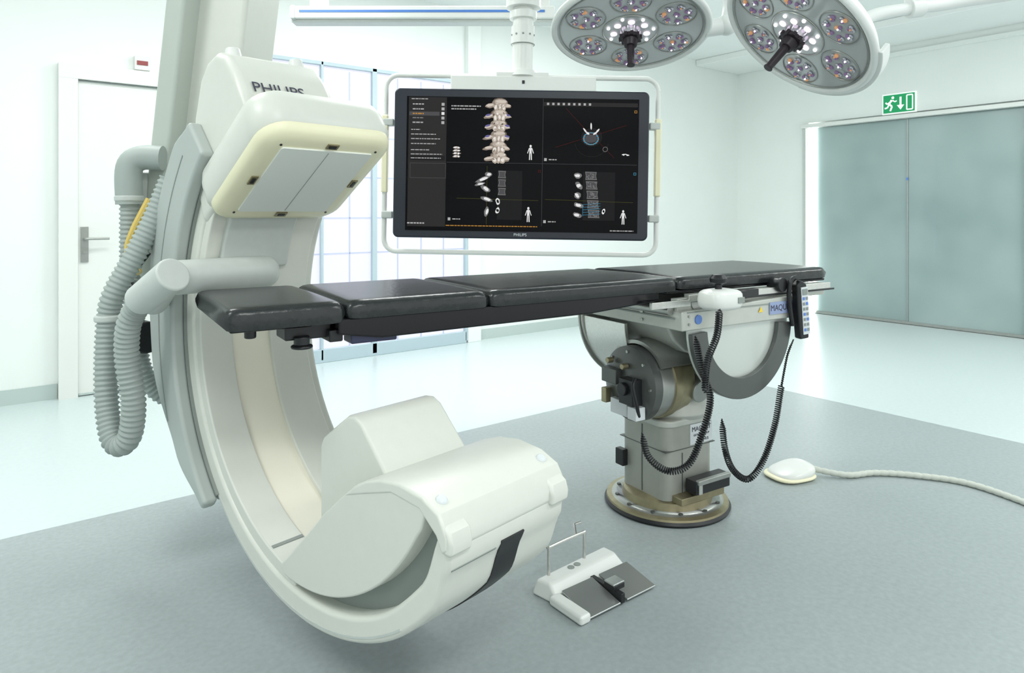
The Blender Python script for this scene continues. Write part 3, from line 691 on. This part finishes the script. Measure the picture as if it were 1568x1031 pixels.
b.cyl((0.0,0.09,0.51),(0.0,0.09,CH-1.505),0.056,M_white2,40)
b.cyl((0.0,0.09,0.66),(0.0,0.09,0.76),0.064,M_white2,40); b.cyl((0.0,0.09,0.66),(0.0,0.09,0.664),0.066,M_cgrey2,40)
b.cyl((0.0,0.09,0.80),(0.0,0.09,0.84),0.075,M_white2,40); b.cyl((0.0,0.09,0.86),(0.0,0.09,0.93),0.095,M_white2,40)
for a in range(200,341,35): b.cyl((0.064*math.cos(rad(a)),0.09+0.064*math.sin(rad(a)),0.71),(0.067*math.cos(rad(a)),0.09+0.067*math.sin(rad(a)),0.71),0.006,M_cgrey2,8)
b.build('ceiling_column',D,bevel=0.003)
# rail
g=group('ceiling_equipment_rail',W(-0.55,4.25,2.475),-YAW)
b=B(); b.box((0,0,0),(1.62,0.16,0.075),M_white2).box((-0.79,0,0.0),(0.03,0.17,0.085),M_cgrey)
b.box((0,0,-0.045),(1.62,0.10,0.02),M_cgrey); b.build('rail_body',g,bevel=0.008)
B().box((0,-0.082,0.004),(1.5,0.004,0.014),M_bluestripe).build('blue_stripe',g)
b=B(); b.box((-0.65,0,0.38),(0.10,0.08,0.69),M_white2).box((0.70,0,0.38),(0.16,0.12,0.69),M_white2); b.build('hangers',g,bevel=0.004)

# ============================================================ SURGICAL LAMPS
M_dish=mat('lamp_glass',(0.50,0.53,0.53),0.12,coat=0.4)
M_dishw=mat('lamp_shell',(0.80,0.83,0.81),0.3)
M_refl=mat('led_reflector',(0.62,0.59,0.66),0.2,metal=1.0)
M_ledO=mat('led_orange',(0.60,0.30,0.14),0.3,emit=(1.0,0.5,0.25),es=0.25)
M_ledV=mat('led_violet',(0.22,0.14,0.26),0.25,emit=(0.6,0.4,0.8),es=0.08)
M_ledW=mat('led_white',(1,1,1),0.3,emit=(1,0.95,1.0),es=1.8)
M_ledP=mat('lamp_core_glow',(0.9,0.8,0.9),0.3,emit=(1,0.88,0.97),es=0.8)
M_handle=mat('lamp_handle',(0.022,0.014,0.02),0.4)
def lamp(name,pos,nrm,R0,hdl,up=(0,0,1),spin=0):
    n=Vector(nrm).normalized(); x=n.cross(Vector(up)).normalized(); y=n.cross(x)
    F=frame(x,y,n,(0,0,0))
    g=group(name,pos,rot=F@Matrix.Rotation(spin,4,'Z'))
    B().lathe([(R0*0.3,-0.085),(R0*0.75,-0.07),(R0*0.97,-0.035),(R0,-0.012),(R0*0.985,-0.004)],M_dishw,72).build('back_shell',g)
    b=B(); b.torus(R0,0.014,M_dishw,None,80,12); b.build('rim',g)
    B().lathe([(R0*0.97,-0.006),(R0*0.96,0.004),(0.02,0.006)],M_dish,72).build('glass_face',g)
    b=B(); b.torus(R0*0.93,0.0030,M_steeld,Matrix.Translation((0,0,0.006)),80,6); b.torus(R0*0.36,0.003,M_steeld,Matrix.Translation((0,0,0.008)),60,6)
    q=R0/0.31
    for k in range(6):
        a=rad(60*k+20); cx,cy=0.655*R0*math.cos(a),0.655*R0*math.sin(a)
        b.torus(0.078*q,0.0022,M_steeld,Matrix.Translation((cx,cy,0.007)),32,6)
    b.build('bezel_rings',g)
    b=B()
    for k in range(6):
        a=rad(60*k+20); cx,cy=0.655*R0*math.cos(a),0.655*R0*math.sin(a)
        for j in range(8):
            if j==7: px,py,s=cx,cy,0.016*q
            else:
                t=rad(360/7*j+k*13); px,py,s=cx+0.050*math.cos(t)*q,cy+0.050*math.sin(t)*q,0.0175*q
            mm=(M_refl,M_ledO,M_ledV,M_refl)[(j+k)%4]
            for w_ in range(3):
                tt=rad(120*w_+j*40); b.ball((px+s*0.48*math.cos(tt),py+s*0.48*math.sin(tt),0.009),(s*0.52,s*0.52,0.006),(mm,M_refl,M_ledV)[w_],None,10,5)
            b.ball((px,py,0.014),(s*0.22,s*0.22,0.004),M_ledW if j%2 else M_ledO,None,8,4)
    for j in range(7):
        t=rad(360/7*j); b.ball((R0*0.22*math.cos(t),R0*0.22*math.sin(t),0.010),(0.015*q,0.015*q,0.006),M_ledP,None,12,5)
        b.ball((R0*0.30*math.cos(t+.4),R0*0.30*math.sin(t+.4),0.010),(0.007,0.007,0.005),M_ledW,None,10,5)
    b.build('led_clusters',g)
    b=B(); b.cyl((0,0,0.0),(0,0,0.03),0.045,M_refl,30,0.036); b.cyl((0,0,0.03),(0,0,0.045),0.040,M_handle,30); b.cyl((0,0,0.045),(0,0,0.075),0.030,M_handle,30,0.024)
    for i in range(10): b.box((0.04*math.cos(rad(36*i)),0.04*math.sin(rad(36*i)),0.038),(0.012,0.012,0.016),M_handle)
    b.cyl((0,0,0.07),(0,0,0.07+hdl),0.0155,M_handle,20,0.013); b.cyl((0,0,0.07+hdl),(0,0,0.075+hdl),0.016,M_handle,20)
    b.build('sterile_handle',g,bevel=0.002)
    return g
def Wd(X,z,h): return W(X,z,h)
c1=W(0.468,2.70,1.972)
t=rad(17.5)
L1=lamp('surgical_lamp',c1,Wd(-0.04,-math.sin(t),-math.cos(t)),0.300,0.085,spin=0.2)
c2=W(0.985,2.35,1.868)
L2=lamp('surgical_lamp',c2,Wd(-0.66,-0.16,-0.735),0.272,0.10,spin=0.5)
def armset(g,pts,r=0.026):
    P=smooth([W(*p) for p in pts],8)
    B().sweep(P,r,M_dishw,20).build('arm',g,world=True)
GM[L1.name]=L1.matrix_basis.copy(); GM[L2.name]=L2.matrix_basis.copy()
b=B(); b.cyl(W(0.76,2.70,1.975),W(0.83,2.70,1.985),0.034,M_dishw,24); b.ball(W(0.85,2.70,1.99),0.042,M_dishw,None,20,12); b.build('yoke_joint',L1,bevel=0.004,world=True)
armset(L1,[(0.85,2.70,1.99),(0.86,2.70,2.10),(0.80,2.62,2.25),(0.82,2.30,2.50),(0.90,2.05,2.60)])
b=B()
b.cyl(W(1.155,2.40,1.81),W(1.205,2.42,1.90),0.036,M_dishw,24); b.ball(W(1.21,2.42,1.91),0.044,M_dishw,None,20,12)
# curved yoke hugging the rim
n2=Vector(Wd(-0.66,-0.16,-0.735)).normalized(); xr=Vector(Wd(0.80,0.10,-0.62)); xr=(xr-n2*xr.dot(n2)).normalized(); yr=n2.cross(xr)
Mr=Matrix.Identity(4)
for i in range(3): Mr[i][0]=xr[i];Mr[i][1]=n2[i];Mr[i][2]=yr[i];Mr[i][3]=c2[i]
b.ring(0.282,0.298,-50,50,-0.04,0.004,M_dishw,30,Mr)
b.build('yoke_joint',L2,bevel=0.004,world=True)
armset(L2,[(1.21,2.42,1.91),(1.30,2.43,1.955),(1.46,2.45,1.985),(1.62,2.46,2.01),(1.95,2.40,2.07),(2.05,2.2,2.25),(1.60,2.05,2.50),(0.95,2.02,2.70)],0.022)
b=B(); b.cyl(W(1.42,2.445,1.978),W(1.47,2.45,1.986),0.034,M_dishw,24); b.cyl(W(1.44,2.448,1.98),W(1.44,2.448,2.06),0.03,M_dishw,24); b.build('arm_knuckle',L2,world=True,bevel=0.003)
b=B(); b.cyl(W(0.92,2.03,2.45),W(0.92,2.03,CH),0.055,M_dishw,30); b.cyl(W(0.92,2.03,CH-0.06),W(0.92,2.03,CH),0.14,M_dishw,40); b.build('ceiling_mount',L1,world=True,bevel=0.003)

# ============================================================ FOOT SWITCHES
g=group('foot_pedal',(1.60,1.63,0.002),rad(0))
b=B()
b.add([(-0.19,0.10,0),(0.17,0.12,0),(0.17,-0.01,0),(-0.17,-0.03,0),(-0.175,0.09,0.05),(0.155,0.11,0.05),(0.155,0.055,0.052),(-0.165,0.035,0.052)],
 [(0,1,2,3),(4,5,6,7),(0,1,5,4),(1,2,6,5),(2,3,7,6),(3,0,4,7)],M_white2)
b.box((-0.165,-0.06,0.016),(0.045,0.15,0.030),M_white2); b.build('body',g,bevel=0.010,seg=4)
b=B()
M_tread=mat('treadle_steel',(0.56,0.58,0.57),0.30,metal=0.8)
for x in(-0.08,0.085):
    b.add([(x-0.065,-0.13,0.008),(x+0.07,-0.13,0.008),(x+0.07,0.0,0.034),(x-0.065,0.0,0.034),(x-0.065,-0.13,0.013),(x+0.07,-0.13,0.013),(x+0.07,0.0,0.040),(x-0.065,0.0,0.040)],
     [(0,1,2,3),(4,5,6,7),(0,1,5,4),(1,2,6,5),(2,3,7,6),(3,0,4,7)],M_tread)
b.build('treadles',g,bevel=0.002)
b=B(); b.box((0.0,-0.06,0.022),(0.018,0.14,0.03),M_black); b.box((0.012,-0.08,0.042),(0.05,0.045,0.016),M_black); b.box((0.012,-0.08,0.053),(0.05,0.042,0.006),M_tread); b.build('centre_switch',g,bevel=0.002)
b=B(); b.cyl((-0.04,0.07,0.05),(-0.04,0.07,0.053),0.012,M_cgrey2,16); b.cyl((-0.01,0.072,0.05),(-0.01,0.072,0.053),0.012,M_cgrey2,16); b.build('markings',g)
b=B()
b.sweep(smooth([(-0.13,0.08,0.02),(-0.13,0.08,0.13),(-0.12,0.082,0.14),(0.03,0.09,0.14),(0.04,0.09,0.13),(0.04,0.09,0.03)],5),0.0055,M_steel,10)
b.sweep([(0.0,0.09,0.14),(0.03,0.13,0.155),(0.06,0.13,0.155)],0.005,M_steel,8)
b.build('carry_handle',g)

g=group('foot_switch',W(1.31,3.22,0.002),rad(-15))
b=B(); blob(b,(0,0,0.012),(0.115,0.095,0.012),M_cream,28,0.7); b.build('base',g,angle=80)
b=B(); blob(b,(0.01,0,0.022),(0.105,0.088,0.022),M_white2,28,0.75)
b.v=[Vector((v.x,v.y,v.z*(0.75+0.9*max(0,(v.x+0.1)/0.2)))) for v in b.v]; b.build('shell',g,angle=80)
b=B(); P=smooth([W(1.40,3.24,0.045),W(1.46,3.22,0.03),W(1.58,3.2,0.017),W(1.72,3.23,0.016),W(1.886,3.2,0.016),W(2.07,3.11,0.016),W(2.18,2.9,0.016),W(2.24,2.66,0.016),W(2.25,2.3,0.016)],16)
P=resample(P,0.006); b.sweep(P,lambda i:0.014 if (i%6)<4 else 0.0120,M_cable,14); b.build('cable',g,world=True,angle=80)

# ============================================================ LIGHT / CAMERA
w=bpy.data.worlds.new('world'); bpy.context.scene.world=w; w.use_nodes=True
bg=w.node_tree.nodes['Background']; bg.inputs[0].default_value=(0.97,1.0,0.99,1); bg.inputs[1].default_value=1.25
cam=bpy.data.cameras.new('camera'); co=bpy.data.objects.new('camera',cam); bpy.context.collection.objects.link(co)
co.location=(0,0,CAMH); co.rotation_euler=(rad(90),0,-YAW)
cam.sensor_width=36; cam.lens=24; cam.shift_y=-0.1215; cam.clip_start=0.05
bpy.context.scene.camera=co
bpy.context.scene.view_settings.view_transform='Standard'
